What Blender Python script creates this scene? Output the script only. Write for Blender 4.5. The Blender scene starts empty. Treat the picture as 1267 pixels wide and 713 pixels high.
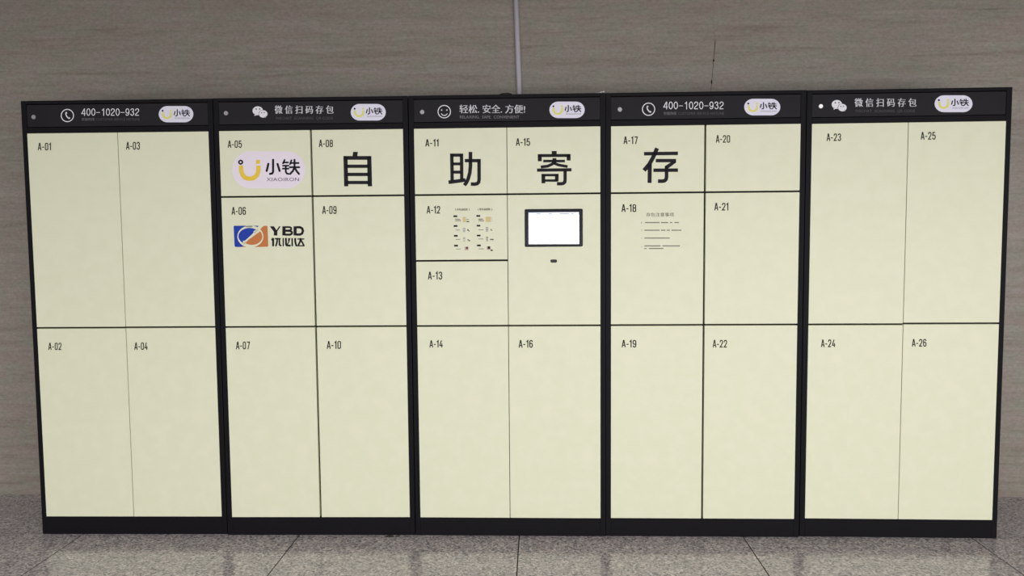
import bpy, bmesh, math, random
from mathutils import Vector, Matrix

C = bpy.context.scene.collection
sc = bpy.context.scene

# ------------------------------------------------------------------ camera
F_PX = 1000.0
PITCH, ROLL, YAW = -0.071524, 0.008419, 0.033683
CAM = Vector((0.13329, -3.43886, 1.33108))
def _rx(a): return Matrix(((1,0,0),(0,math.cos(a),-math.sin(a)),(0,math.sin(a),math.cos(a))))
def _ry(a): return Matrix(((math.cos(a),0,math.sin(a)),(0,1,0),(-math.sin(a),0,math.cos(a))))
def _rz(a): return Matrix(((math.cos(a),-math.sin(a),0),(math.sin(a),math.cos(a),0),(0,0,1)))
R_CAM = _rz(YAW) @ _rx(PITCH) @ _ry(ROLL)          # columns: right, forward, up
cam_d = bpy.data.cameras.new('camera'); cam = bpy.data.objects.new('camera', cam_d); C.objects.link(cam)
cam_d.sensor_fit = 'HORIZONTAL'; cam_d.sensor_width = 36.0; cam_d.lens = 36.0*F_PX/1267.0
cam_d.clip_start = 0.05; cam_d.clip_end = 100
right, fwd, up = R_CAM.col[0], R_CAM.col[1], R_CAM.col[2]
cam.matrix_world = Matrix(((right.x, up.x, -fwd.x, CAM.x), (right.y, up.y, -fwd.y, CAM.y), (right.z, up.z, -fwd.z, CAM.z), (0,0,0,1)))
sc.camera = cam

# ------------------------------------------------------------------ light
w = bpy.data.worlds.new('hall_light'); sc.world = w; w.use_nodes = True
bg = w.node_tree.nodes['Background']; bg.inputs[0].default_value = (0.97, 0.98, 1.0, 1); bg.inputs[1].default_value = 0.31
def area(name, loc, target, sx, sy, power, col):
    l = bpy.data.lights.new(name, 'AREA'); l.shape = 'RECTANGLE'; l.size = sx; l.size_y = sy; l.energy = power; l.color = col
    o = bpy.data.objects.new(name, l); C.objects.link(o); o.location = loc
    o.rotation_euler = (Vector(target)-Vector(loc)).to_track_quat('-Z', 'Y').to_euler()
    return o
area('low_fill_light', (1.7, -6.5, 0.6), (0.6, 0, 0.2), 8.0, 1.0, 200, (1.0, 0.99, 0.97))  # unseen fill added to brighten the lower and right parts, no known window
area('hall_ceiling_light', (0.1, -4.6, 2.62), (0.1, -4.6, 0), 10.5, 0.9, 430, (1.0, 0.985, 0.97))
sc.view_settings.view_transform = 'Standard'; sc.view_settings.look = 'None'
sc.view_settings.gamma = 1.0; sc.view_settings.use_curve_mapping = False
sc.view_settings.exposure = 0.05

# ------------------------------------------------------------------ materials
def lin(c): return tuple(((v/255)/12.92 if v/255 <= 0.04045 else ((v/255+0.055)/1.055)**2.4) for v in c)
def mat(name, col, rough=0.5, metal=0.0, spec=0.5, emis=None, es=0.0):
    m = bpy.data.materials.new(name); m.use_nodes = True
    b = m.node_tree.nodes['Principled BSDF']
    if name.endswith('print') or 'bezel' in name: spec = 0.15
    b.inputs['Base Color'].default_value = (*col, 1); b.inputs['Roughness'].default_value = rough
    b.inputs['Metallic'].default_value = metal; b.inputs['Specular IOR Level'].default_value = spec
    if emis: b.inputs['Emission Color'].default_value = (*emis, 1); b.inputs['Emission Strength'].default_value = es
    return m
def nodes(m): return m.node_tree.nodes, m.node_tree.links, m.node_tree.nodes['Principled BSDF']
def ramp(N, stops):
    r = N.new('ShaderNodeValToRGB'); e = r.color_ramp.elements
    while len(e) > 1: e.remove(e[-1])
    e[0].position = stops[0][0]; e[0].color = (*stops[0][1], 1)
    for p, c in stops[1:]:
        k = e.new(p); k.color = (*c, 1)
    return r

def door_material():
    m = mat('cream_enamel', (0.76, 0.755, 0.565), 0.42, spec=0.35)
    N, L, B = nodes(m)
    geo = N.new('ShaderNodeNewGeometry'); no = N.new('ShaderNodeTexNoise')
    no.inputs['Scale'].default_value = 16; no.inputs['Detail'].default_value = 4
    L.new(geo.outputs['Position'], no.inputs['Vector'])
    r = ramp(N, [(0.3, (0.668, 0.682, 0.508)), (0.5, (0.680, 0.688, 0.520)), (0.7, (0.70, 0.696, 0.537))])
    L.new(no.outputs['Fac'], r.inputs['Fac']); L.new(r.outputs['Color'], B.inputs['Base Color'])
    fine = N.new('ShaderNodeTexNoise'); fine.inputs['Scale'].default_value = 420; fine.inputs['Detail'].default_value = 2
    L.new(geo.outputs['Position'], fine.inputs['Vector'])
    bp = N.new('ShaderNodeBump'); bp.inputs['Strength'].default_value = 0.05; bp.inputs['Distance'].default_value = 0.0005
    L.new(fine.outputs['Fac'], bp.inputs['Height']); L.new(bp.outputs['Normal'], B.inputs['Normal'])
    return m

def wall_material(shift, soft):
    m = mat('veined_limestone', (0.17, 0.15, 0.13), 0.38, spec=0.4)
    N, L, B = nodes(m)
    geo = N.new('ShaderNodeNewGeometry'); oi = N.new('ShaderNodeObjectInfo')
    mul = N.new('ShaderNodeVectorMath'); mul.operation = 'SCALE'; mul.inputs['Scale'].default_value = 7.0
    comb = N.new('ShaderNodeCombineXYZ')
    comb.inputs[0].default_value, comb.inputs[1].default_value, comb.inputs[2].default_value = shift
    L.new(comb.outputs[0], mul.inputs[0])
    add = N.new('ShaderNodeVectorMath'); add.operation = 'ADD'
    L.new(geo.outputs['Position'], add.inputs[0]); L.new(mul.outputs[0], add.inputs[1])
    def tex(scale, sc3, detail, rough=0.6, dist=0.0):
        mp = N.new('ShaderNodeMapping'); mp.inputs['Scale'].default_value = sc3
        L.new(add.outputs[0], mp.inputs['Vector'])
        t = N.new('ShaderNodeTexNoise'); t.inputs['Scale'].default_value = scale; t.inputs['Detail'].default_value = detail
        t.inputs['Roughness'].default_value = rough; t.inputs['Distortion'].default_value = dist
        L.new(mp.outputs[0], t.inputs['Vector']); return t
    vein = tex(3.0, (0.7, 1, 11), 7, 0.62, 0.5)
    streak = tex(7.0, (1.0, 1, 16), 5, 0.65, 0.2)
    grain = tex(120, (0.6, 1, 1), 2)
    k0 = soft
    r1 = ramp(N, [(0.25, (0.245-.035*k0, 0.212-.035*k0, 0.182-.035*k0)), (0.45, (0.264, 0.235, 0.203)), (0.58, (0.278, 0.249, 0.220)), (0.8, (0.288+.03*k0, 0.260+.03*k0, 0.226+.03*k0))])
    L.new(vein.outputs['Fac'], r1.inputs['Fac'])
    k = soft
    r2 = ramp(N, [(0.28, (1-.20*k, 1-.21*k, 1-.23*k)), (0.42, (1-.04*k, 1-.04*k, 1-.045*k)), (0.7, (1+.06*k, 1+.055*k, 1+.055*k))])
    L.new(streak.outputs['Fac'], r2.inputs['Fac'])
    r3 = ramp(N, [(0.25, (0.84, 0.84, 0.84)), (0.75, (1.16, 1.16, 1.16))])
    L.new(grain.outputs['Fac'], r3.inputs['Fac'])
    hue = tex(9.0, (1, 1, 1.6), 2)
    r4 = ramp(N, [(0.35, (1.05, 0.975, 1.0)), (0.65, (0.95, 1.025, 0.97))])
    L.new(hue.outputs['Fac'], r4.inputs['Fac'])
    def mulc(a, b):
        x = N.new('ShaderNodeMix'); x.data_type = 'RGBA'; x.blend_type = 'MULTIPLY'; x.inputs[0].default_value = 1
        L.new(a, x.inputs[6]); L.new(b, x.inputs[7]); return x.outputs[2]
    c = mulc(mulc(mulc(r1.outputs[0], r2.outputs[0]), r3.outputs[0]), r4.outputs[0])
    L.new(c, B.inputs['Base Color'])
    bp = N.new('ShaderNodeBump'); bp.inputs['Strength'].default_value = 0.15; bp.inputs['Distance'].default_value = 0.001
    L.new(streak.outputs['Fac'], bp.inputs['Height']); L.new(bp.outputs['Normal'], B.inputs['Normal'])
    return m

def granite_material():
    m = mat('polished_granite', (0.17, 0.155, 0.15), 0.16, spec=0.5)
    N, L, B = nodes(m)
    B.inputs['IOR'].default_value = 1.62
    geo = N.new('ShaderNodeNewGeometry'); oi = N.new('ShaderNodeObjectInfo')
    comb = N.new('ShaderNodeCombineXYZ')
    for i in range(2): L.new(oi.outputs['Random'], comb.inputs[i])
    mul = N.new('ShaderNodeVectorMath'); mul.operation = 'SCALE'; mul.inputs['Scale'].default_value = 9.0
    L.new(comb.outputs[0], mul.inputs[0])
    add = N.new('ShaderNodeVectorMath'); add.operation = 'ADD'
    L.new(geo.outputs['Position'], add.inputs[0]); L.new(mul.outputs[0], add.inputs[1])
    vo = N.new('ShaderNodeTexVoronoi'); vo.inputs['Scale'].default_value = 130
    L.new(add.outputs[0], vo.inputs['Vector'])
    sep = N.new('ShaderNodeSeparateColor'); L.new(vo.outputs['Color'], sep.inputs[0])
    r = ramp(N, [(0.0, (0.125, 0.118, 0.137)), (0.2, (0.262, 0.242, 0.252)), (0.5, (0.37, 0.338, 0.345)), (0.75, (0.445, 0.398, 0.396)), (1.0, (0.64, 0.60, 0.59))])
    r.color_ramp.interpolation = 'LINEAR'
    L.new(sep.outputs[0], r.inputs['Fac'])
    n2 = N.new('ShaderNodeTexNoise'); n2.inputs['Scale'].default_value = 14; n2.inputs['Detail'].default_value = 5
    L.new(add.outputs[0], n2.inputs['Vector'])
    r2 = ramp(N, [(0.3, (0.88, 0.89, 0.92)), (0.7, (1.12, 1.09, 1.07))])
    L.new(n2.outputs['Fac'], r2.inputs['Fac'])
    x = N.new('ShaderNodeMix'); x.data_type = 'RGBA'; x.blend_type = 'MULTIPLY'; x.inputs[0].default_value = 1
    L.new(r.outputs[0], x.inputs[6]); L.new(r2.outputs[0], x.inputs[7])
    L.new(x.outputs[2], B.inputs['Base Color'])
    return m

def frame_material(name, col, rough):
    m = mat(name, col, rough, spec=0.10)
    N, L, B = nodes(m)
    geo = N.new('ShaderNodeNewGeometry'); no = N.new('ShaderNodeTexNoise')
    no.inputs['Scale'].default_value = 500; no.inputs['Detail'].default_value = 2
    L.new(geo.outputs['Position'], no.inputs['Vector'])
    bp = N.new('ShaderNodeBump'); bp.inputs['Strength'].default_value = 0.12; bp.inputs['Distance'].default_value = 0.0005
    L.new(no.outputs['Fac'], bp.inputs['Height']); L.new(bp.outputs['Normal'], B.inputs['Normal'])
    return m

M_DOOR = door_material(); M_WALL = wall_material((0.0, 0.0, 0.0), 1.0); M_WALL2 = wall_material((3.1, 0.7, 5.3), 0.45); M_GRAN = granite_material()
M_FRAME = frame_material('black_powder_coat', (0.0055, 0.0050, 0.0072), 0.55)
M_CARC = mat('dark_carcass', (0.006, 0.006, 0.005), 0.7, spec=0.2)
M_HEAD = frame_material('charcoal_acrylic', (0.0115, 0.0105, 0.0135), 0.33)
M_INK = mat('black_print', (0.010, 0.009, 0.013), 0.55, spec=0.15)
M_NUM = mat('dark_grey_print', (0.024, 0.023, 0.019), 0.55, spec=0.15)
M_GREY = mat('grey_print', (0.14, 0.135, 0.11), 0.5)
M_PALE = mat('pale_grey_print', (0.66, 0.67, 0.53), 0.5)
M_WHITE = mat('white_print', (0.73, 0.72, 0.78), 0.45)
M_DIM = mat('dim_white_print', (0.075, 0.07, 0.08), 0.5)
M_MIDW = mat('mid_white_print', (0.20, 0.19, 0.21), 0.5)
M_BADGE = mat('lavender_white_sticker', (0.68, 0.665, 0.79), 0.4)
M_BADGE2 = mat('lavender_sticker', (0.735, 0.67, 0.765), 0.45)
M_LEMON = mat('lemon_print', (0.70, 0.68, 0.16), 0.45)
M_YEL = mat('yellow_print', (0.74, 0.53, 0.055), 0.45)
M_VIOLET = mat('violet_grey_print', (0.16, 0.12, 0.2), 0.5)
M_BLUE = mat('blue_print', (0.012, 0.045, 0.36), 0.45)
M_ORANGE = mat('orange_print', (0.50, 0.175, 0.055), 0.45)
M_TAN = mat('tan_print', (0.62, 0.50, 0.24), 0.5)
M_SLATE = mat('slate_blue_print', (0.20, 0.23, 0.34), 0.5)
M_MAROON = mat('maroon_print', (0.12, 0.045, 0.045), 0.5)
M_ROSE = mat('rose_print', (0.5, 0.38, 0.33), 0.5)
M_CHROME = mat('brushed_steel', (0.36, 0.345, 0.38), 0.45, metal=0.6)
M_GLINT = mat('white_glint_cap', (0.95, 0.95, 0.95), 0.25)  # lamp reflection on the last lock, put in as a white base colour
M_BEZEL = mat('glossy_dark_bezel', (0.012, 0.014, 0.022), 0.22)
M_SCREEN = mat('lit_screen', (0.9, 0.9, 0.9), 0.3, emis=(1.0, 1.0, 1.0), es=1.25)
M_SCRBAR = mat('lit_screen_bar', (0.5, 0.55, 0.7), 0.3, emis=(0.52, 0.60, 0.80), es=0.7)
M_SCRTXT = mat('lit_screen_marks', (0.2, 0.2, 0.25), 0.3, emis=(0.30, 0.33, 0.42), es=0.5)
M_PIPE = mat('white_plastic_conduit', (0.58, 0.55, 0.62), 0.3)
M_WIRE = mat('white_cable_sheath', (0.6, 0.58, 0.6), 0.4)
M_RUBBER = mat('black_rubber', (0.01, 0.009, 0.01), 0.6)
M_CHIP = mat('dark_joint_gap', (0.012, 0.011, 0.01), 0.9, spec=0.1)
M_JOINT = mat('stained_joint', (0.075, 0.066, 0.056), 0.9, spec=0.1)
M_GROUT = mat('dark_grout', (0.018, 0.016, 0.015), 1.0, spec=0.0)
M_DEBRIS = mat('dark_brown_debris', (0.03, 0.028, 0.018), 0.9)
M_PLASTER = mat('grey_ceiling_panel', (0.16, 0.155, 0.15), 0.9)

# ------------------------------------------------------------------ helpers
def link(name, me, parent=None, mats=None):
    o = bpy.data.objects.new(name, me); C.objects.link(o)
    if parent is not None: o.parent = parent
    for m in (mats or []): me.materials.append(m)
    return o
def empty(name, loc=(0,0,0), rz=0.0):
    o = bpy.data.objects.new(name, None); C.objects.link(o); o.location = loc; o.rotation_euler = (0,0,rz)
    o.empty_display_size = 0.1
    return o
def tag(o, label=None, cat=None, group=None, kind=None):
    if label: o['label'] = label
    if cat: o['category'] = cat
    if group: o['group'] = group
    if kind: o['kind'] = kind
    return o
def bm_box(bm, x0, x1, y0, y1, z0, z1, mi=0):
    v = [bm.verts.new(p) for p in ((x0,y0,z0),(x1,y0,z0),(x1,y1,z0),(x0,y1,z0),(x0,y0,z1),(x1,y0,z1),(x1,y1,z1),(x0,y1,z1))]
    fs = []
    for q in ((0,3,2,1),(4,5,6,7),(0,1,5,4),(1,2,6,5),(2,3,7,6),(3,0,4,7)):
        f = bm.faces.new([v[i] for i in q]); f.material_index = mi; fs.append(f)
    return fs
def bevelled_box(x0, x1, y0, y1, z0, z1, r=0.001, seg=2):
    bm = bmesh.new(); bm_box(bm, x0, x1, y0, y1, z0, z1)
    bmesh.ops.bevel(bm, geom=bm.edges[:], offset=r, segments=seg, affect='EDGES', profile=0.5)
    return bm
def finish(bm, name, mats, parent=None, smooth=False):
    me = bpy.data.meshes.new(name); bm.to_mesh(me); bm.free()
    if smooth:
        for p in me.polygons: p.use_smooth = True
    return link(name, me, parent, mats)
def cyl(bm, p0, p1, r, seg=24, mi=0, r1=None):
    p0, p1 = Vector(p0), Vector(p1); d = (p1-p0).normalized()
    a = d.orthogonal().normalized(); b = d.cross(a); r1 = r if r1 is None else r1
    A = [bm.verts.new(p0 + (a*math.cos(t)+b*math.sin(t))*r) for t in [2*math.pi*i/seg for i in range(seg)]]
    B = [bm.verts.new(p1 + (a*math.cos(t)+b*math.sin(t))*r1) for t in [2*math.pi*i/seg for i in range(seg)]]
    for i in range(seg):
        j = (i+1) % seg; f = bm.faces.new((A[i], A[j], B[j], B[i])); f.material_index = mi; f.smooth = True
    f = bm.faces.new(A[::-1]); f.material_index = mi
    f = bm.faces.new(B); f.material_index = mi

# ------------------------------------------------------------------ the five cabinets: measured layout
W = 0.83235; H = 1.9; DEPTH = 0.5; MG = 0.0237
Z_TOP, Z_UP, Z_MID, Z_BOT = 1.7619, 1.4830, 0.9228, 0.0806
Z_H1, Z_H0 = 1.8845, 1.7880
DX = (-0.0007, 0.0010, 0.0008, -0.0014, 0.0003)
DR = (0.0077, 0.0091, -0.0047, -0.0045, -0.0159)
Y_DOOR = -0.0015            # door faces stand a little proud of the frame
Y_HEAD = 0.0030             # header panel lies a little back

def local(i, u, v, y):
    """metres on cabinet i's front (local x, z at depth y) of a point measured in the photograph"""
    d = R_CAM @ Vector(((u-633.5)/F_PX, 1.0, -(v-356.5)/F_PX))
    o = Vector(((i-2)*W+DX[i], 0, 0)); Ri = _rz(-DR[i])
    p = Ri @ (CAM-o); q = Ri @ d
    t = (y-p.y)/q.y
    r = p + q*t
    return r.x, r.z

class Print:
    """flat print / sticker shapes on a cabinet front, drawn in measured coordinates, one mesh"""
    def __init__(self, i, y, ox=0.0, oy=0.0, s=1.0):
        self.i, self.y, self.ox, self.oy, self.s = i, y, ox, oy, s
        self.bm = bmesh.new(); self.mats = []; self.layer = 0; self.weight = 1.0
    def mi(self, m):
        if m not in self.mats: self.mats.append(m)
        return self.mats.index(m)
    def P(self, x, y):
        X, Z = local(self.i, self.ox+x/self.s, self.oy+y/self.s, self.y)
        return (X, self.y-0.0003*(1+self.layer), Z)
    def poly(self, pts, m):
        vs = [self.bm.verts.new(self.P(*p)) for p in pts]
        f = self.bm.faces.new(vs); f.material_index = self.mi(m)
        f.normal_update()
        if f.normal.y > 0: f.normal_flip()
    def ellipse(self, cx, cy, rx, ry, m, n=32):
        self.poly([(cx+rx*math.cos(2*math.pi*k/n), cy+ry*math.sin(2*math.pi*k/n)) for k in range(n)], m)
    def rrect(self, x0, y0, x1, y1, r, m, n=8):
        pts = []
        for cx, cy, a0 in ((x1-r, y0+r, -90), (x1-r, y1-r, 0), (x0+r, y1-r, 90), (x0+r, y0+r, 180)):
            for k in range(n+1):
                a = math.radians(a0+90*k/n); pts.append((cx+r*math.cos(a), cy+r*math.sin(a)))
        self.poly(pts, m)
    def rect(self, x0, y0, x1, y1, m): self.poly([(x0,y0),(x1,y0),(x1,y1),(x0,y1)], m)
    def stroke(self, pts, wd, m, closed=False, cap=False):
        wd *= self.weight
        n = len(pts); L_, R_ = [], []
        for k in range(n):
            p = Vector(pts[k])
            a = Vector(pts[k-1]) if (k > 0 or closed) else None
            b = Vector(pts[(k+1) % n]) if (k < n-1 or closed) else None
            d1 = (p-a).normalized() if a is not None else None
            d2 = (b-p).normalized() if b is not None else None
            if d1 is None: d1 = d2
            if d2 is None: d2 = d1
            n1 = Vector((-d1.y, d1.x)); n2 = Vector((-d2.y, d2.x))
            t = (n1+n2)
            t = t.normalized() if t.length > 1e-6 else n1
            k_ = 1/max(0.35, t.dot(n1))
            o = t*(wd/2*k_)
            L_.append(p+o); R_.append(p-o)
        V = [(self.bm.verts.new(self.P(*l)), self.bm.verts.new(self.P(*r))) for l, r in zip(L_, R_)]
        mi = self.mi(m)
        for k in range(n if closed else n-1):
            j = (k+1) % n
            f = self.bm.faces.new((V[k][0], V[j][0], V[j][1], V[k][1])); f.material_index = mi
            f.normal_update()
            if f.normal.y > 0: f.normal_flip()
        if cap:
            for e in (pts[0], pts[-1]): self.ellipse(e[0], e[1], wd/2, wd/2, m, 14)
    def text(self, s, x0, y0, x1, y1, m, bold=0.0, spacing=1.0):
        if bold > 0:                      # heavier weight: the glyphs once more, shifted by a fraction of a stroke
            e = (y1-y0)*bold*3.0
            self.text(s, x0, y0, x1-e, y1, m, 0.0, spacing); self.text(s, x0+e, y0, x1, y1, m, 0.0, spacing); return
        c = bpy.data.curves.new('lettering', 'FONT'); c.body = s; c.space_character = spacing
        c.resolution_u = 3
        o = bpy.data.objects.new('lettering', c); C.objects.link(o)
        bpy.context.view_layer.update()
        ev = o.evaluated_get(bpy.context.evaluated_depsgraph_get()); me = bpy.data.meshes.new_from_object(ev)
        xs = [v.co.x for v in me.vertices]; ys = [v.co.y for v in me.vertices]
        ax, bx, ay, by = min(xs), max(xs), min(ys), max(ys)
        vs = [self.bm.verts.new(self.P(x0+(v.co.x-ax)/(bx-ax)*(x1-x0), y1-(v.co.y-ay)/(by-ay)*(y1-y0))) for v in me.vertices]
        mi = self.mi(m)
        for p in me.polygons:
            try:
                f = self.bm.faces.new([vs[k] for k in p.vertices]); f.material_index = mi
                f.normal_update()
                if f.normal.y > 0: f.normal_flip()
            except ValueError: pass
        bpy.data.objects.remove(o); bpy.data.curves.remove(c); bpy.data.meshes.remove(me)
    def up(self, k=1): self.layer += k
    def done(self, name, parent): return finish(self.bm, name, self.mats, parent)

# condensed number lettering, drawn stroke by stroke (cell 1 x 2.2, y down)
def rloop(x0, y0, x1, y1, r=0.26, n=4):
    pts = []
    for cx, cy, a0 in ((x1-r, y0+r, -90), (x1-r, y1-r, 0), (x0+r, y1-r, 90), (x0+r, y0+r, 180)):
        for k in range(n+1):
            a = math.radians(a0+90*k/n); pts.append((cx+r*math.cos(a), cy+r*math.sin(a)))
    return pts
SIX = [(0.86,.55),(0.86,.38),(0.68,.14),(0.32,.14),(0.13,.4),(0.13,1.8),(0.32,2.06),(0.68,2.06),(0.87,1.8),(0.87,1.2),(0.68,.95),(0.32,.95),(0.13,1.15)]
GLYPH = {
 'A': (1.0, [([(0.07,2.2),(0.44,0.12),(0.56,0.12),(0.93,2.2)],0), ([(0.22,1.56),(0.78,1.56)],0)]),
 '-': (0.62, [([(0.02,1.28),(0.60,1.28)],0)]),
 '0': (1.0, [(rloop(0.13,0.14,0.87,2.06),1)]),
 '1': (0.62, [([(0.06,0.52),(0.44,0.14),(0.44,2.2)],0)]),
 '2': (1.0, [([(0.13,.7),(0.13,.42),(0.3,.14),(0.7,.14),(0.87,.4),(0.87,.75),(0.76,1.05),(0.14,2.06),(0.95,2.06)],0)]),
 '3': (1.0, [([(0.13,.55),(0.15,.34),(0.35,.14),(0.66,.14),(0.85,.38),(0.85,.75),(0.66,1.02),(0.42,1.04)],0), ([(0.42,1.04),(0.68,1.08),(0.87,1.35),(0.87,1.75),(0.68,2.06),(0.32,2.06),(0.13,1.8),(0.13,1.6)],0)]),
 '4': (1.0, [([(0.58,0.02),(0.1,1.62),(0.98,1.62)],0), ([(0.70,1.0),(0.70,2.2)],0)]),
 '5': (1.0, [([(0.87,.14),(0.2,.14),(0.17,1.02),(0.35,.88),(0.65,.88),(0.87,1.1),(0.87,1.75),(0.68,2.06),(0.32,2.06),(0.13,1.85),(0.13,1.62)],0)]),
 '6': (1.0, [(SIX,0)]),
 '7': (0.95, [([(0.06,.14),(0.88,.14),(0.38,2.2)],0)]),
 '8': (1.0, [(rloop(0.16,0.14,0.84,1.04,0.24),1), (rloop(0.13,1.04,0.87,2.06,0.26),1)]),
 '9': (1.0, [([(1-x, 2.2-y) for x, y in SIX],0)]),
}
def door_number(i, s, x0, y0, x1, y1, parent):
    adv = sum(GLYPH[c][0] for c in s) + 0.26*(len(s)-1)
    K = 100.0                                    # work in cells of 1/100
    sx, sy = (x1-x0)/adv, (y1-y0)/2.2
    p = Print(i, Y_DOOR)
    base = p.P
    p.P = lambda x, y: base(x0+x*sx, y0+y*sy)
    cx = 0.0
    for ch in s:
        wd, strokes = GLYPH[ch]
        for pts, closed in strokes:
            p.stroke([(a+cx, b) for a, b in pts], 0.31, M_NUM, closed=bool(closed))
        cx += wd+0.26
    return p.done('door_number', parent)

# logo sticker: rounded lavender pill with a yellow U, a dot, two characters and small lettering
def logo(p, x0, y0, x1, y1, big):
    """normalised from the large logo on the second cabinet: its own measuring frame is 11.518 px per px"""
    sx, sy = (x1-x0)/1042.0, (y1-y0)/526.0
    base = p.P
    p.P = lambda x, y: base(x0+(x-84)*sx, y0+(y-84)*sy)
    if big:
        p.rrect(84, 84, 1126, 610, 262, M_BADGE2, 14)
    else:
        p.rrect(84, 84, 1126, 610, 262, M_BADGE, 14)
    p.up()
    ym = M_YEL if big else M_LEMON; ink = M_INK
    u = [(210,285),(212,340),(218,380),(233,420),(258,450),(292,468),(335,474),(378,468),(412,450),(438,420),(452,380),(458,340),(459,285)]
    p.stroke(u, 62, ym)
    p.rect(424, 205, 480, 262, ym)
    if big:
        ring = [(205+25*math.cos(a), 238+25*math.sin(a)) for a in [2*math.pi*k/20 for k in range(20)]]
        p.stroke(ring, 23, ink, closed=True)
    else:
        p.ellipse(200, 235, 30, 30, M_INK, 16)
    w_ = 31 if big else 34
    if big: X = lambda q: q
    else:   X = lambda q: [(x-25, y) for x, y in q]
    for q, ww in (([(667,205),(667,375),(655,398),(624,404)],w_), ([(600,262),(576,362)],w_), ([(730,264),(760,362)],w_),
                  ([(832,206),(808,255)],w_-6), ([(822,242),(880,242)],w_-6), ([(808,288),(886,288)],w_-6), ([(806,330),(886,330)],w_-6),
                  ([(848,288),(848,375),(862,398),(886,404)],w_-4),
                  ([(928,212),(908,266)],w_-6), ([(916,250),(1030,250)],w_-6), ([(906,310),(1040,310)],w_-4),
                  ([(972,205),(972,310),(950,362),(910,405)],w_-2), ([(976,318),(1002,365),(1036,405)],w_-2)):
        p.stroke(X(q), ww, ink, cap=True)
    if big: p.text('XIAOIRON', 574, 458, 1036, 508, M_VIOLET, 0.005, 1.1)
    else:   p.text('XIAOIRON', 560, 456, 1010, 500, M_GREY, 0.0, 1.1)
    p.P = base

WIDE = {
 '4': [([(0.86,0.10),(0.08,1.55),(1.20,1.55)],0), ([(0.90,0.05),(0.90,2.2)],0)],
 '0': [([(0.62+0.47*math.cos(math.radians(a)), 1.1+0.96*math.sin(math.radians(a))) for a in range(0,360,15)],1)],
 '1': [([(0.30,0.55),(0.62,0.45),(0.78,0.12)],0), ([(0.80,0.03),(0.80,2.2)],0)],
 '2': [([(0.17,.72),(0.22,.40),(0.42,.18),(0.66,.14),(0.92,.22),(1.06,.45),(1.04,.80),(0.86,1.08),(0.45,1.42),(0.22,1.72),(0.16,2.04),(1.12,2.04)],0)],
 '3': [([(0.20,.60),(0.26,.34),(0.45,.17),(0.68,.14),(0.92,.26),(1.01,.55),(0.90,.85),(0.66,1.00),(0.50,1.01)],0), ([(0.50,1.01),(0.75,1.05),(0.98,1.22),(1.07,1.52),(0.97,1.84),(0.72,2.04),(0.48,2.04),(0.24,1.86),(0.16,1.58)],0)],
 '9': [([(0.62+0.44*math.cos(math.radians(a)), 0.78+0.64*math.sin(math.radians(a))) for a in range(0,360,20)],1), ([(1.08,0.75),(1.08,1.25),(0.98,1.72),(0.78,1.98),(0.50,2.06),(0.28,1.92),(0.19,1.70)],0)],
 '-': [([(0.06,1.22),(1.16,1.22)],0)],
}
def phone_number(p, s, x0, y0, x1, y1, m):
    adv = 1.24+0.16; n = len(s); sx = (x1-x0)/(adv*n-0.16); sy = (y1-y0)/2.2
    base = p.P; p.P = lambda x, y: base(x0+x*sx, y0+y*sy)
    for k, ch in enumerate(s):
        for pts, cl in WIDE[ch]: p.stroke([(a+k*adv, b) for a, b in pts], 0.16 if ch == '-' else 0.21, m, closed=bool(cl))
    p.P = base

def icon_phone(p, cx, cy, r):
    ring = [(cx+r*math.cos(a), cy+r*math.sin(a)) for a in [2*math.pi*k/36 for k in range(36)]]
    p.stroke(ring, 1.05, M_WHITE, closed=True)
    h = [(-1.7,-3.6),(-2.0,-2.2),(-1.6,-0.6),(-0.7,1.1),(0.5,2.6),(1.9,3.6)]
    p.stroke([(cx+a, cy+b) for a, b in h], 1.35, M_WHITE)
    p.ellipse(cx-1.35, cy-3.3, 1.15, 1.1, M_WHITE, 14); p.ellipse(cx+2.2, cy+3.2, 1.2, 1.05, M_WHITE, 14)
def icon_smile(p, cx, cy, r):
    ring = [(cx+r*math.cos(a), cy+r*math.sin(a)) for a in [2*math.pi*k/36 for k in range(36)]]
    p.stroke(ring, 1.05, M_WHITE, closed=True)
    for s in (-1, 1): p.ellipse(cx+s*3.2, cy-1.9, 0.85, 0.85, M_WHITE, 12)
    p.stroke([(cx+4.1*math.cos(math.radians(a)), cy+0.6+4.1*math.sin(math.radians(a))) for a in range(25, 156, 13)], 0.95, M_WHITE)
def icon_bubbles(p, x0, y0):
    # measured in a frame of 20.37 px per px on the last cabinet, moved to x0, y0
    s = 20.37
    q = lambda x, y: (x0+(x-590)/s, y0+(y-178)/s)
    def ell(cx, cy, rx, ry, m): p.poly([q(cx+rx*math.cos(a), cy+ry*math.sin(a)) for a in [2*math.pi*k/28 for k in range(28)]], m)
    ell(722, 290, 132, 112, M_WHITE); p.poly([q(645,350), q(700,395), q(640,422)], M_WHITE)
    p.up(); ell(855, 370, 114, 99, M_HEAD)
    p.up(); ell(859, 371, 107, 94, M_WHITE); p.poly([q(880,440), q(930,425), q(920,468)], M_WHITE)
    for x, y in ((682,248),(772,246)): ell(x, y, 17, 17, M_HEAD)
    p.up()
    for x, y in ((822,338),(886,336)): ell(x, y, 14, 14, M_HEAD)
    p.layer -= 3

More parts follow.
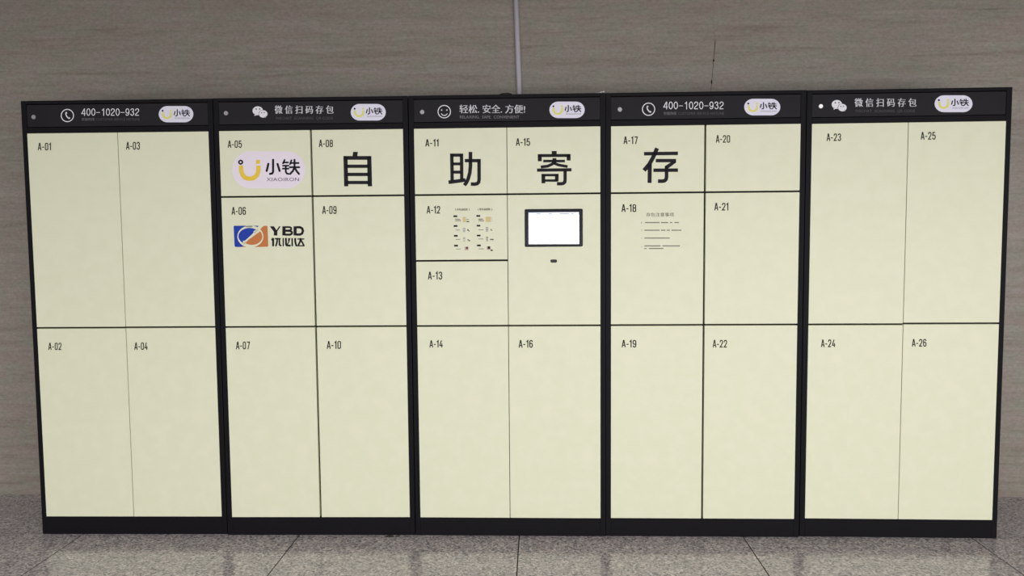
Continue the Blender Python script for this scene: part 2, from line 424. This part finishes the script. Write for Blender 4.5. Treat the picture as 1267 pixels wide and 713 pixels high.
# ------------------------------------------------------------------ cabinet builder
def build_frame(root):
    bm = bmesh.new()
    w2 = W/2-0.0018; yb = 0.020
    for x0, x1, z0, z1 in ((-w2, -w2+MG-0.0012, 0, H), (w2-MG+0.0012, w2, 0, H)):
        bm_box(bm, x0, x1, 0, yb, z0, z1)
    xi = w2-MG+0.0012
    bm_box(bm, -xi, xi, 0, yb, 0, Z_BOT-0.0012)
    bm_box(bm, -xi, xi, 0, yb, Z_TOP+0.0012, Z_H0-0.0012)
    bm_box(bm, -xi, xi, 0, yb, Z_H1+0.0012, H)
    bmesh.ops.bevel(bm, geom=[e for e in bm.edges], offset=0.0008, segments=1, affect='EDGES')
    return finish(bm, 'frame', [M_FRAME], root)
def build_carcass(root):
    w2 = W/2-0.0048
    bm = bevelled_box(-w2, w2, 0.020, DEPTH, 0.0, H-0.0005, 0.002, 1)
    return finish(bm, 'carcass', [M_CARC], root)
def door(root, x0, x1, z0, z1, name='door'):
    bm = bevelled_box(x0, x1, Y_DOOR, 0.0198, z0, z1, 0.0009, 2)
    return finish(bm, name, [M_DOOR], root)

HG, HV_THICK, HV_THIN = 0.0074, 0.0082, 0.0026
XD = W/2-MG
def doors(root, i, cols, thick):
    """cols: for the left and right column a list of z seams; returns doors column by column from the top"""
    out = []
    gv = (HV_THICK if thick else HV_THIN)/2
    for c, seams in enumerate(cols):
        x0, x1 = ((-XD, -gv), (gv, XD))[c]
        zs = [Z_TOP] + seams + [Z_BOT]
        col = []
        for k in range(len(zs)-1):
            zt = zs[k] - (HG/2 if k > 0 else 0); zb = zs[k+1] + (HG/2 if k < len(zs)-2 else 0)
            col.append(door(root, x0, x1, zb, zt, 'door'))
        out.append(col)
    return out

def lock(hd, i, u, v, bright=False):
    x, z = local(i, u, v, Y_HEAD-0.004)
    bm = bmesh.new()
    y = Y_HEAD
    cyl(bm, (x, y, z), (x, y-0.003, z), 0.0092, 24, 0)
    cyl(bm, (x, y-0.003, z), (x, y-0.0055, z), 0.0082 if not bright else 0.0088, 24, 0 if not bright else 1, r1=0.0070 if not bright else 0.0080)
    if not bright:
        fs = bm_box(bm, x-0.0008, x+0.0008, y-0.0060, y-0.0054, z-0.0035, z+0.0035, 1)
    o = finish(bm, 'lock', [M_CHROME, M_GLINT] if bright else [M_CHROME, M_INK], hd)
    if bright: o['label'] = 'round lock cap with its lamp glint painted white'
    return o

def header(root, i, kind, lx, ly, pill, txt):
    w2 = W/2-0.0188
    bm = bevelled_box(-w2, w2, Y_HEAD, 0.0198, Z_H0+0.0012, Z_H1-0.0012, 0.0008, 1)
    hd = finish(bm, 'header_panel', [M_HEAD], root)
    ic = Print(i, Y_HEAD)
    if kind == 'phone': icon_phone(ic, *txt['icon'], 7.6)
    elif kind == 'smile': icon_smile(ic, *txt['icon'], 7.7)
    else: icon_bubbles(ic, *txt['icon'])
    io = ic.done('icon', hd)
    io['label'] = {'phone': 'white telephone handset in a circle', 'smile': 'white smiley face in a circle', 'bubbles': 'two overlapping white chat bubbles'}[kind]
    p = Print(i, Y_HEAD)
    for s, x0, y0, x1, y1, m, b in txt['lines']:
        if s[0] == '4': phone_number(p, s, x0, y0, x1, y1, m)
        else: p.text(s, x0, y0, x1, y1, m, b)
    p.done('lettering', hd)
    g = Print(i, Y_HEAD); logo(g, *pill, big=False)
    lo = g.done('logo_badge', hd); lo['label'] = 'lavender-white rounded badge with yellow U mark and black characters'
    lock(hd, i, lx, ly, bright=(i == 4))
    return hd

GRP = 'self-service locker cabinets standing in one row'
LAB = [
 'black-framed locker cabinet at the left end of the row, cream doors A-01 to A-04',
 'black-framed locker cabinet bearing the blue and orange logo, cream doors A-05 to A-10',
 'black-framed middle locker cabinet with the lit touchscreen and cream doors A-11 to A-16',
 'black-framed locker cabinet with the printed notice on A-18, cream doors A-17 to A-22',
 'black-framed locker cabinet at the right end of the row, cream doors A-23 to A-26',
]
cabs = []
for i in range(5):
    r = empty('locker_cabinet', ((i-2)*W+DX[i], 0, 0), DR[i])
    tag(r, LAB[i], 'locker', GRP); build_carcass(r); build_frame(r); cabs.append(r)

PH = lambda x0, y0, x1, y1, sx0, sx1, sy0, sy1: [
    ('400-1020-932', x0, y0, x1, y1, M_WHITE, 0.010),
    ('\u5ba2\u670d\u70ed\u7ebf', sx0, sy0, sx0+16, sy1, M_MIDW, 0.01),
    ('CUSTOMER SERVICE HOTLINE', sx0+18, sy0+0.4, sx1, sy1-0.2, M_DIM, 0.0)]
BU = lambda x0, y0, x1, y1, a, b, c, d: [
    ('\u5fae \u4fe1 \u626b \u7801 \u5b58 \u5305', x0, y0, x1, y1, M_WHITE, 0.012),
    ('WECHAT  SCANNING  QR-CODE', a, b, c, d, M_DIM, 0.0)]
header(cabs[0], 0, 'phone', 41.3, 144.8, (196.5, 131.3, 239.2, 151.4), dict(icon=(83.4, 143.0), lines=PH(100.8, 134.1, 172.4, 143.4, 101, 173, 145.8, 149.4)))
header(cabs[1], 1, 'bubbles', 279.5, 140.0, (434.0, 128.7, 477.3, 149.2), dict(icon=(312.5, 131.6), lines=BU(339.8, 130.6, 412.8, 140.8, 341, 144.6, 412, 148.6)))
header(cabs[2], 2, 'smile', 522.3, 138.6, (679.8, 125.8, 723.4, 146.2), dict(icon=(549.7, 138.2), lines=[
    ('\u8f7b\u677e. \u5b89\u5168. \u65b9\u4fbf!', 568.4, 129.6, 649.8, 140.2, M_WHITE, 0.012), ('RELAXING.  SAFE.  CONVENIENT', 569, 143.0, 642.5, 146.6, M_MIDW, 0.0)]))
header(cabs[3], 3, 'phone', 767.0, 135.5, (920.8, 122.3, 965.4, 142.8), dict(icon=(802.5, 135.2), lines=PH(820.8, 125.6, 895.6, 135.4, 821, 896, 138.3, 142.3)))
header(cabs[4], 4, 'bubbles', 1015.7, 131.5, (1156.4, 118.0, 1203.2, 138.9), dict(icon=(1029.0, 123.8), lines=BU(1057.3, 121.6, 1133.9, 132.2, 1058, 135.8, 1132, 139.6)))

Z13 = local(2, 571, 322.6, Y_DOOR)[1]
D0 = doors(cabs[0], 0, ([Z_MID-0.0005], [Z_MID]), False)
D1 = doors(cabs[1], 1, ([Z_UP, Z_MID], [Z_UP, Z_MID]), True)
D2 = doors(cabs[2], 2, ([Z_UP, Z13, Z_MID], [Z_UP, Z_MID]), False)
D3 = doors(cabs[3], 3, ([Z_UP, Z_MID], [Z_UP, Z_MID]), True)
D4 = doors(cabs[4], 4, ([Z_MID-0.0012], [Z_MID+0.0016]), False)

NUM = {
 'A-01': (0, D0[0][0], 47.1,176.9,63.2,186.0), 'A-03': (0, D0[1][0], 156.2,175.8,173.1,185.2),
 'A-02': (0, D0[0][1], 60.0,424.3,76.1,433.2), 'A-04': (0, D0[1][1], 166.5,424.0,182.7,433.0),
 'A-05': (1, D1[0][0], 282.1,174.0,299.2,182.9), 'A-08': (1, D1[1][0], 394.8,173.0,411.8,182.1),
 'A-06': (1, D1[0][1], 286.8,256.3,304.2,265.9), 'A-09': (1, D1[1][1], 399.0,255.1,416.4,264.8),
 'A-07': (1, D1[0][2], 292.2,422.9,309.0,432.3), 'A-10': (1, D1[1][2], 404.6,422.2,421.9,431.8),
 'A-11': (2, D2[0][0], 526.5,172.5,542.8,181.3), 'A-15': (2, D2[1][0], 638.6,171.3,655.8,180.4),
 'A-12': (2, D2[0][1], 528.2,255.1,544.6,264.3), 'A-13': (2, D2[0][2], 529.8,336.4,547.1,345.9),
 'A-14': (2, D2[0][3], 531.6,421.3,547.9,430.1), 'A-16': (2, D2[1][2], 642.0,421.0,659.2,430.4),
 'A-17': (3, D3[0][0], 771.8,169.0,788.8,178.3), 'A-20': (3, D3[1][0], 886.0,167.4,903.3,176.6),
 'A-18': (3, D3[0][1], 769.3,252.9,787.1,262.4), 'A-21': (3, D3[1][1], 884.1,251.2,901.3,260.5),
 'A-19': (3, D3[0][2], 769.5,420.9,787.2,430.0), 'A-22': (3, D3[1][2], 882.1,420.8,899.5,430.2),
 'A-23': (4, D4[0][0], 1023.0,165.3,1040.6,174.5), 'A-25': (4, D4[1][0], 1139.5,163.4,1157.6,172.8),
 'A-24': (4, D4[0][1], 1016.1,420.3,1033.5,429.7), 'A-26': (4, D4[1][1], 1128.5,419.7,1146.2,429.0),
}
for s, (i, d, x0, y0, x1, y1) in NUM.items():
    door_number(i, s, x0, y0, x1, y1, d); d['label'] = 'cream door numbered ' + s

# ------------------------------------------------------------------ the four large characters
p = Print(1, Y_DOOR, 415, 180, 11.89); p.weight = 1.08
p.stroke([(148,160),(159,603)], 57, M_INK); p.stroke([(497,160),(508,603)], 60, M_INK)
p.stroke([(118,184),(525,184)], 52, M_INK)
for z, a, b in ((307,150,505),(427,152,508),(546,155,510)): p.stroke([(a,z),(b,z)], 46, M_INK)
p.poly([(262,95),(331,95),(322,165),(250,165)], M_INK)
p.done('large_character', D1[1][0])

p = Print(2, Y_DOOR, 545, 180, 11.883); p.weight = 1.08
p.stroke([(166,122),(172,520)], 47, M_INK); p.stroke([(309,122),(313,515)], 47, M_INK); p.stroke([(142,143),(333,143)], 44, M_INK)
p.stroke([(170,272),(310,272)], 40, M_INK); p.stroke([(170,393),(310,393)], 42, M_INK)
p.stroke([(118,542),(240,527),(368,508)], 50, M_INK)
p.stroke([(441,95),(441,300),(432,400),(408,490),(385,540),(352,588)], 50, M_INK)
p.stroke([(358,224),(592,224)], 46, M_INK)
p.stroke([(567,202),(568,500),(562,540),(540,562),(505,570),(446,568)], 48, M_INK)
p.done('large_character', D2[0][0])

p = Print(2, Y_DOOR, 655, 180, 11.883); p.weight = 1.08
p.stroke([(365,82),(365,150)], 68, M_INK); p.stroke([(125,150),(605,148)], 42, M_INK)
p.stroke([(152,132),(154,234)], 54, M_INK); p.stroke([(577,130),(577,222)], 54, M_INK)
p.stroke([(203,230),(523,230)], 35, M_INK); p.stroke([(368,187),(368,255)], 54, M_INK)
p.stroke([(372,240),(335,275),(270,305),(168,318)], 40, M_INK)
p.stroke([(360,262),(430,288),(562,312)], 38, M_INK)
p.stroke([(112,364),(620,358)], 44, M_INK)
p.stroke([(205,420),(206,557)], 52, M_INK); p.stroke([(180,437),(428,436)], 34, M_INK); p.stroke([(403,422),(402,530)], 50, M_INK); p.stroke([(205,517),(412,517)], 33, M_INK)
p.stroke([(525,350),(525,510),(520,540),(500,558),(470,564),(405,564)], 46, M_INK)
p.done('large_character', D2[1][0])

p = Print(3, Y_DOOR, 785, 175, 11.883); p.weight = 1.08
p.stroke([(140,182),(640,176)], 48, M_INK)
p.stroke([(332,100),(300,180),(262,260),(215,340),(140,428)], 56, M_INK)
p.stroke([(226,330),(222,612)], 56, M_INK)
p.stroke([(313,283),(612,283)], 47, M_INK); p.poly([(560,290),(613,290),(612,312),(505,392),(446,385),(446,365)], M_INK)
p.stroke([(278,425),(640,423)], 48, M_INK)
p.stroke([(472,370),(472,525),(464,560),(442,580),(405,586),(345,585)], 50, M_INK)
p.done('large_character', D3[0][0])

# ------------------------------------------------------------------ logo sticker on A-05
p = Print(1, Y_DOOR); logo(p, 287.3, 187.4, 377.8, 233.1, True)
o = p.done('logo_sticker', D1[0][0]); o['label'] = 'pale lavender sticker with yellow U mark and black characters'

# ------------------------------------------------------------------ blue and orange company logo on A-06
p = Print(1, Y_DOOR, 280, 270, 11.518)
def rr_half(pts, m): p.poly(pts, m)
p.poly([(120,108),(462,108),(222,412),(135,412),(118,400),(104,125),(108,112)], M_BLUE)
p.poly([(462,200),(500,140),(530,112),(575,108),(588,115),(598,395),(590,408),(450,412),(222,412),(300,318)], M_ORANGE)
p.up(); p.ellipse(344, 262, 186, 156, M_DOOR, 48)
p.rect(280, 96, 372, 130, M_DOOR)
p.up()
def arc(cx, cy, rx, ry, a0, a1, n=24): return [(cx+rx*math.cos(math.radians(a0+(a1-a0)*k/n)), cy+ry*math.sin(math.radians(a0+(a1-a0)*k/n))) for k in range(n+1)]
p.poly(arc(330, 258, 156, 118, 128, 312), M_BLUE)
p.poly(arc(366, 262, 148, 120, -38, 134), M_ORANGE)
p.up(); p.stroke([(452,165),(400,205),(350,265),(285,330),(252,372)], 15, M_DOOR)
p.poly([(452,150),(462,205),(405,215),(385,190)], M_DOOR); p.poly([(238,322),(250,380),(285,355),(275,322)], M_DOOR)
o = p.done('company_logo', D1[0][1]); o['label'] = 'blue and orange rectangle with a ring cut through'
p = Print(1, Y_DOOR, 280, 270, 11.518)
p.poly([(620,116),(680,116),(716,172),(752,116),(775,116),(728,190),(728,248),(678,248),(678,196)], M_INK)
def ringD(x0, y0, x1, y1, sw, m):
    p.stroke([(x0,y0+sw/2),(x1-42,y0+sw/2),(x1-20,y0+sw/2+12),(x1-sw*0.6,(y0+y1)/2),(x1-20,y1-sw/2-12),(x1-42,y1-sw/2),(x0,y1-sw/2)], sw, m)
p.rect(798, 116, 846, 248, M_INK); p.stroke([(840,128),(905,128),(924,140),(926,160),(905,176),(840,178)], 26, M_INK); p.stroke([(840,180),(912,183),(936,200),(934,222),(910,236),(840,236)], 30, M_INK)
p.rect(958, 116, 1004, 248, M_INK); p.stroke([(1000,130),(1052,130),(1082,148),(1092,182),(1082,216),(1052,234),(1000,234)], 34, M_INK)
for q, ww in (([(668,282),(646,318)],24), ([(668,288),(668,402)],30), ([(690,294),(775,294)],20), ([(728,282),(722,350),(706,402)],24), ([(756,300),(758,382),(785,396)],24),
              ([(812,284),(812,402)],20), ([(850,282),(852,375),(870,390),(918,392)],28), ([(908,284),(886,350),(852,400)],16), ([(890,286),(890,330)],18), ([(938,284),(940,402)],22),
              ([(982,284),(982,335),(1000,400)],28), ([(985,394),(1116,394)],18), ([(1012,298),(1112,298)],18), ([(1060,284),(1052,335),(1026,386)],26), ([(1064,312),(1106,388)],24)):
    p.stroke(q, ww, M_INK)
p.done('company_lettering', D1[0][1])

# ------------------------------------------------------------------ instruction sheet on A-12
p = Print(2, Y_DOOR, 545, 245, 9.511)
for x0, x1 in ((143,392),(402,652)):
    for a, b, c, d in ((x0,112,x1,112),(x0,640,x1,640),(x0,112,x0,640),(x1,112,x1,640)):
        p.stroke([(a,b),(c,d)], 2.0, M_PALE)
    for yy in (300,418,532): p.stroke([(x0,yy),(x1,yy)], 2.0, M_PALE)
p.text('\u5b58\u5305\u6d41\u7a0b\u56fe', 192, 122, 318, 149, M_NUM, 0.02); p.text('\u53d6\u5305\u6d41\u7a0b\u56fe', 458, 120, 584, 147, M_NUM, 0.02)
for x in (178, 444): p.stroke([(x+3,124),(x-2,136),(x+3,149)], 6, M_GREY)
for x in (340, 606): p.stroke([(x-3,124),(x+2,136),(x-3,149)], 6, M_GREY)
p.rect(196,158,324,164,M_PALE); p.rect(462,156,590,162,M_PALE)
for q in ((152,205,198,226),(155,320,200,341),(158,436,203,457),(160,552,206,573),(422,202,468,222),(426,317,470,337),(428,433,472,453),(429,549,475,570)):
    p.rrect(*q, 5, M_INK, 3)
for q in ((172,247,232,256),(175,264,242,273),(177,375,230,381),(180,485,232,491),(182,598,236,604),(446,244,500,255),(448,263,514,273),(448,371,506,378),(448,480,504,487),(450,596,508,603)):
    p.rect(*q, M_GREY)
p.rect(262,224,297,286,M_TAN); p.rect(532,222,590,284,M_TAN)
for k in range(3): p.rect(302,232+k*20,336,238+k*20,M_GREY if k else M_PALE); p.rect(592,230+k*20,610,235+k*20,M_ROSE)
p.rect(308,277,340,285,M_NUM)
for k, y in enumerate((352,366,380,394)): p.rect(263,y,293,y+7,M_SLATE); p.rect(533,y-6,562,y+2,M_SLATE if k % 2 else M_GREY)
p.rect(315,368,332,388,M_GREY); p.rect(330,384,346,394,M_GREY); p.rect(588,364,600,382,M_GREY); p.rect(600,378,612,388,M_GREY)
for k, y in enumerate((464,480,502)): p.rect(265,y,293,y+6,M_GREY)
for k, y in enumerate((458,470,484,500)): p.rect(537,y,560,y+8,M_GREY)
p.rect(316,488,336,500,M_GREY); p.rect(330,498,350,510,M_GREY); p.rect(584,482,626,497,M_GREY)
p.rect(284,574,328,616,M_ROSE); p.rect(544,570,590,612,M_ROSE)
p.up(); p.rect(300,576,326,602,M_MAROON); p.rect(556,570,584,600,M_INK); p.rect(590,608,616,624,M_NUM)
p.done('instruction_print', D2[0][1])

# ------------------------------------------------------------------ notice on A-18
p = Print(3, Y_DOOR, 780, 255, 11.883)
p.text('\u5b58\u5305\u6ce8\u610f\u4e8b\u9879', 232, 97, 640, 157, M_GREY, 0.004)
rows = ((243, ((215,430),(450,555),(582,615),(648,712))), (356, ((205,430),(450,515),(535,578),(603,750))), (471, ((205,578),)), (586, ((205,443),(470,728))), (625, ((205,235),(272,485))))
for y, segs in rows:
    for a, b in segs:
        n = max(1, round((b-a)/19.0)); st = (b-a)/n
        for k in range(n): p.rect(a+k*st+1.0, y-7, a+(k+1)*st-1.0, y+8, M_GREY)
for k, y in enumerate((245,357,472,602)): p.text(str(k+1), 158, y-10, 168, y+9, M_GREY, 0.01)
tag(p.done('notice_print', D3[0][1]), kind='stuff')

# ------------------------------------------------------------------ control panel: touchscreen and scanner slot
cp = D2[1][1]; cp.name = 'control_panel'; cp['label'] = 'cream panel without number holding the touchscreen and scanner slot'
xa, za = local(2, 649.5, 305.6, Y_DOOR); xb, zb = local(2, 720.9, 258.4, Y_DOOR)
bm = bevelled_box(xa, xb, Y_DOOR-0.006, Y_DOOR+0.002, za, zb, 0.005, 3)
bz = finish(bm, 'screen_bezel', [M_BEZEL], cp)
p = Print(2, Y_DOOR-0.006, 640, 250, 8.389)
p.poly([(118,110),(640,107),(641,436),(119,437)], M_SCREEN); p.up()
p.rect(119,110,640,130,M_SCRBAR); p.up()
for a, b in ((200,240),(325,358),(440,535),(562,582)): p.rect(a,119,b,130,M_SCRTXT)
s_ = p.done('screen', cp); s_['label'] = 'glowing white touchscreen display'
p = Print(2, Y_DOOR, 640, 250, 8.389); p.rrect(344, 597, 413, 630, 14, M_RUBBER, 6)
xs, zs_ = local(2, 640+378/8.389, 250+613/8.389, Y_DOOR)
p.done('slot_opening', cp)
bm = bmesh.new()
rp = rloop(-0.0135, -0.0062, 0.0135, 0.0062, 0.0055, 5)
o_ = [bm.verts.new((xs+a, Y_DOOR-0.0016, zs_+b)) for a, b in rp]; n_ = [bm.verts.new((xs+a*0.86, Y_DOOR-0.0016, zs_+b*0.72)) for a, b in rp]
o2 = [bm.verts.new((xs+a, Y_DOOR, zs_+b)) for a, b in rp]; n2 = [bm.verts.new((xs+a*0.86, Y_DOOR-0.0004, zs_+b*0.72)) for a, b in rp]
for k in range(len(rp)):
    j = (k+1) % len(rp)
    bm.faces.new((o_[k], o_[j], n_[j], n_[k])); bm.faces.new((o2[k], o2[j], o_[j], o_[k])); bm.faces.new((n_[k], n_[j], n2[j], n2[k]))
bmesh.ops.recalc_face_normals(bm, faces=bm.faces)
finish(bm, 'scanner_slot', [M_RUBBER], cp)

# ------------------------------------------------------------------ wall of stone slabs
Y_W = 0.53
wall = tag(empty('wall_back', (0, Y_W, 0)), 'dull brown-grey stone wall with fine horizontal veins behind the cabinets', kind='structure')
SEAM = 2.356; TOPZ = 2.65; SW = 0.945; g = 0.0001
for row, (z0, z1) in enumerate(((0.0, SEAM-1.18), (SEAM-1.18, SEAM), (SEAM, TOPZ))):
    for k in range(-6, 6):
        x0 = 0.031+k*SW
        dy = 0.0
        bm = bevelled_box(x0+g, x0+SW-g, 0.0+dy, 0.03, z0+g, z1-g, 0.0001, 1)
        finish(bm, 'stone_slab', [M_WALL2 if row == 2 else M_WALL], wall)
bm = bmesh.new(); bm_box(bm, 0.031-6*SW, 0.031+6*SW, 0.0302, 0.12, 0, TOPZ)
finish(bm, 'wall_backing', [M_CHIP], wall)
# chipped, dark stretch of the joint above the fourth cabinet
bm = bmesh.new()
def seg(xa, za, xb, zb, wa, wb, mi):
    vs = [bm.verts.new(q) for q in ((xa-wa/2, -0.0006, za), (xa+wa/2, -0.0006, za), (xb+wb/2, -0.0006, zb), (xb-wb/2, -0.0006, zb))]
    f = bm.faces.new(vs); f.material_index = mi; f.normal_update()
    if f.normal.y > 0: f.normal_flip()
def cx_(z): return 0.9650+(z-2.015)*(0.0172/0.213)
seg(cx_(2.232), 2.232, cx_(2.215), 2.215, 0.0025, 0.0042, 1); seg(cx_(2.215), 2.215, cx_(2.145), 2.145, 0.0042, 0.0020, 1)
seg(cx_(2.145), 2.145, cx_(2.055), 2.055, 0.0020, 0.0024, 1); seg(cx_(2.055), 2.055, cx_(1.93), 1.93, 0.0016, 0.0012, 1)
def blob(x, z, rx, rz, mi, n=10):
    f = bm.faces.new([bm.verts.new((x+rx*math.cos(2*math.pi*k/n)*(1+0.2*math.sin(k*3)), -0.0009, z+rz*math.sin(2*math.pi*k/n))) for k in range(n)])
    f.material_index = mi; f.normal_update()
    if f.normal.y > 0: f.normal_flip()
blob(cx_(2.134), 2.134, 0.0038, 0.0062, 0); blob(cx_(2.032), 2.032, 0.0030, 0.0120, 0)
o = finish(bm, 'chipped_joint', [M_CHIP, M_JOINT], wall); o['label'] = 'thin dark crack with two chipped spots'

# ------------------------------------------------------------------ floor of granite tiles
floor = tag(empty('floor', (0, 0, 0)), 'polished speckled grey granite floor tiles with thin joints', kind='structure')
JX = [0.04+0.968*k for k in range(-6, 7)]
JY = [0.56, 0.0085] + [0.0085-0.968*k for k in range(1, 8)]
gg = 0.0022
protos = {}
for r_ in range(len(JY)-1):
    for k in range(len(JX)-1):
        x0, x1, y0, y1 = JX[k], JX[k+1], JY[r_+1], JY[r_]
        key = round(y1-y0, 4)
        if key not in protos:
            hx, hy = (x1-x0)/2-gg, (y1-y0)/2-gg
            bm = bevelled_box(-hx, hx, -hy, hy, -0.018, 0.0, 0.0004, 1)
            me = bpy.data.meshes.new('floor_tile'); bm.to_mesh(me); bm.free(); me.materials.append(M_GRAN); protos[key] = me
        o = bpy.data.objects.new('floor_tile', protos[key]); C.objects.link(o); o.parent = floor
        o.location = ((x0+x1)/2, (y0+y1)/2, 0)
bm = bmesh.new(); bm_box(bm, JX[0], JX[-1], JY[-1], JY[0], -0.10, -0.0005)
finish(bm, 'grout_bed', [M_GROUT], floor)

# ------------------------------------------------------------------ ceiling (unseen, added low and dark to shade the upper wall)
bm = bmesh.new(); bm_box(bm, -5.6, 5.6, -8.0, 0.65, 2.65, 2.75)
tag(finish(bm, 'ceiling', [M_PLASTER]), 'unseen plain grey ceiling added to shade the upper wall', kind='structure')

# ------------------------------------------------------------------ white conduit on the wall, running down behind the middle cabinet
bm = bmesh.new()
ya = Y_W-0.0125
def cpt(z): return (0.0305+(z-2.4335)*(-0.0132/0.444), ya, z)
cyl(bm, cpt(1.2), cpt(2.649), 0.0125, 28)
pipe = finish(bm, 'conduit', [M_PIPE])
tag(pipe, 'thin white plastic conduit running up the stone wall above the middle cabinet', 'pipe')

# ------------------------------------------------------------------ small things on top of the cabinets and on the floor
bm = bmesh.new(); prof = [(0.030,0.0),(0.030,0.003),(0.026,0.0065),(0.018,0.0092),(0.008,0.0103),(0.0,0.0105)]
rings = []
for rr, zz in prof[:-1]: rings.append([bm.verts.new((rr*math.cos(2*math.pi*k/24), rr*math.sin(2*math.pi*k/24), zz)) for k in range(24)])
top = bm.verts.new((0,0,prof[-1][1]))
for a, b in zip(rings, rings[1:]):
    for k in range(24): bm.faces.new((a[k], a[(k+1)%24], b[(k+1)%24], b[k]))
for k in range(24): bm.faces.new((rings[-1][k], rings[-1][(k+1)%24], top))
bm.faces.new(rings[0][::-1])
o = finish(bm, 'antenna_puck', [M_RUBBER], smooth=True); o.location = (-0.003, 0.035, H)
tag(o, 'small low black rounded cap on top of the middle cabinet, left of the white conduit', 'cap')

bm = bmesh.new()
pts = [Vector((0.370,0.03,H+0.003)), Vector((0.390,0.02,H+0.0035)), Vector((0.402,0.012,H+0.006)), Vector((0.4105,0.006,H+0.0065))]
for a, b in zip(pts, pts[1:]): cyl(bm, a, b, 0.0028, 10)
o = finish(bm, 'cable_end', [M_WIRE], smooth=False)
tag(o, 'short pale cable end lying on the top right corner of the middle cabinet', 'cable')

random.seed(4)
bm = bmesh.new()
for k in range(9):
    cx, cy = -0.515+random.uniform(-0.028,0.028), -0.0155+random.uniform(-0.006,0.004)
    a = random.uniform(-0.5,0.5); l, wd_ = random.uniform(0.006,0.014), random.uniform(0.002,0.004)
    q = [(-l,-wd_),(0,-wd_*1.4),(l,-wd_*0.4),(l*0.7,wd_),(-l*0.6,wd_*1.2)]
    base = [bm.verts.new((cx+x*math.cos(a)-y*math.sin(a), cy+x*math.sin(a)+y*math.cos(a), 0.0001)) for x, y in q]
    topv = [bm.verts.new((cx+(x*math.cos(a)-y*math.sin(a))*0.7, cy+(x*math.sin(a)+y*math.cos(a))*0.7, 0.0045)) for x, y in q]
    bm.faces.new(base[::-1]); bm.faces.new(topv)
    for j in range(5): bm.faces.new((base[j], base[(j+1)%5], topv[(j+1)%5], topv[j]))
o = finish(bm, 'debris', [M_DEBRIS]); tag(o, 'small dark scrap of dirt on the floor at the foot of the second cabinet', 'debris', kind='stuff')
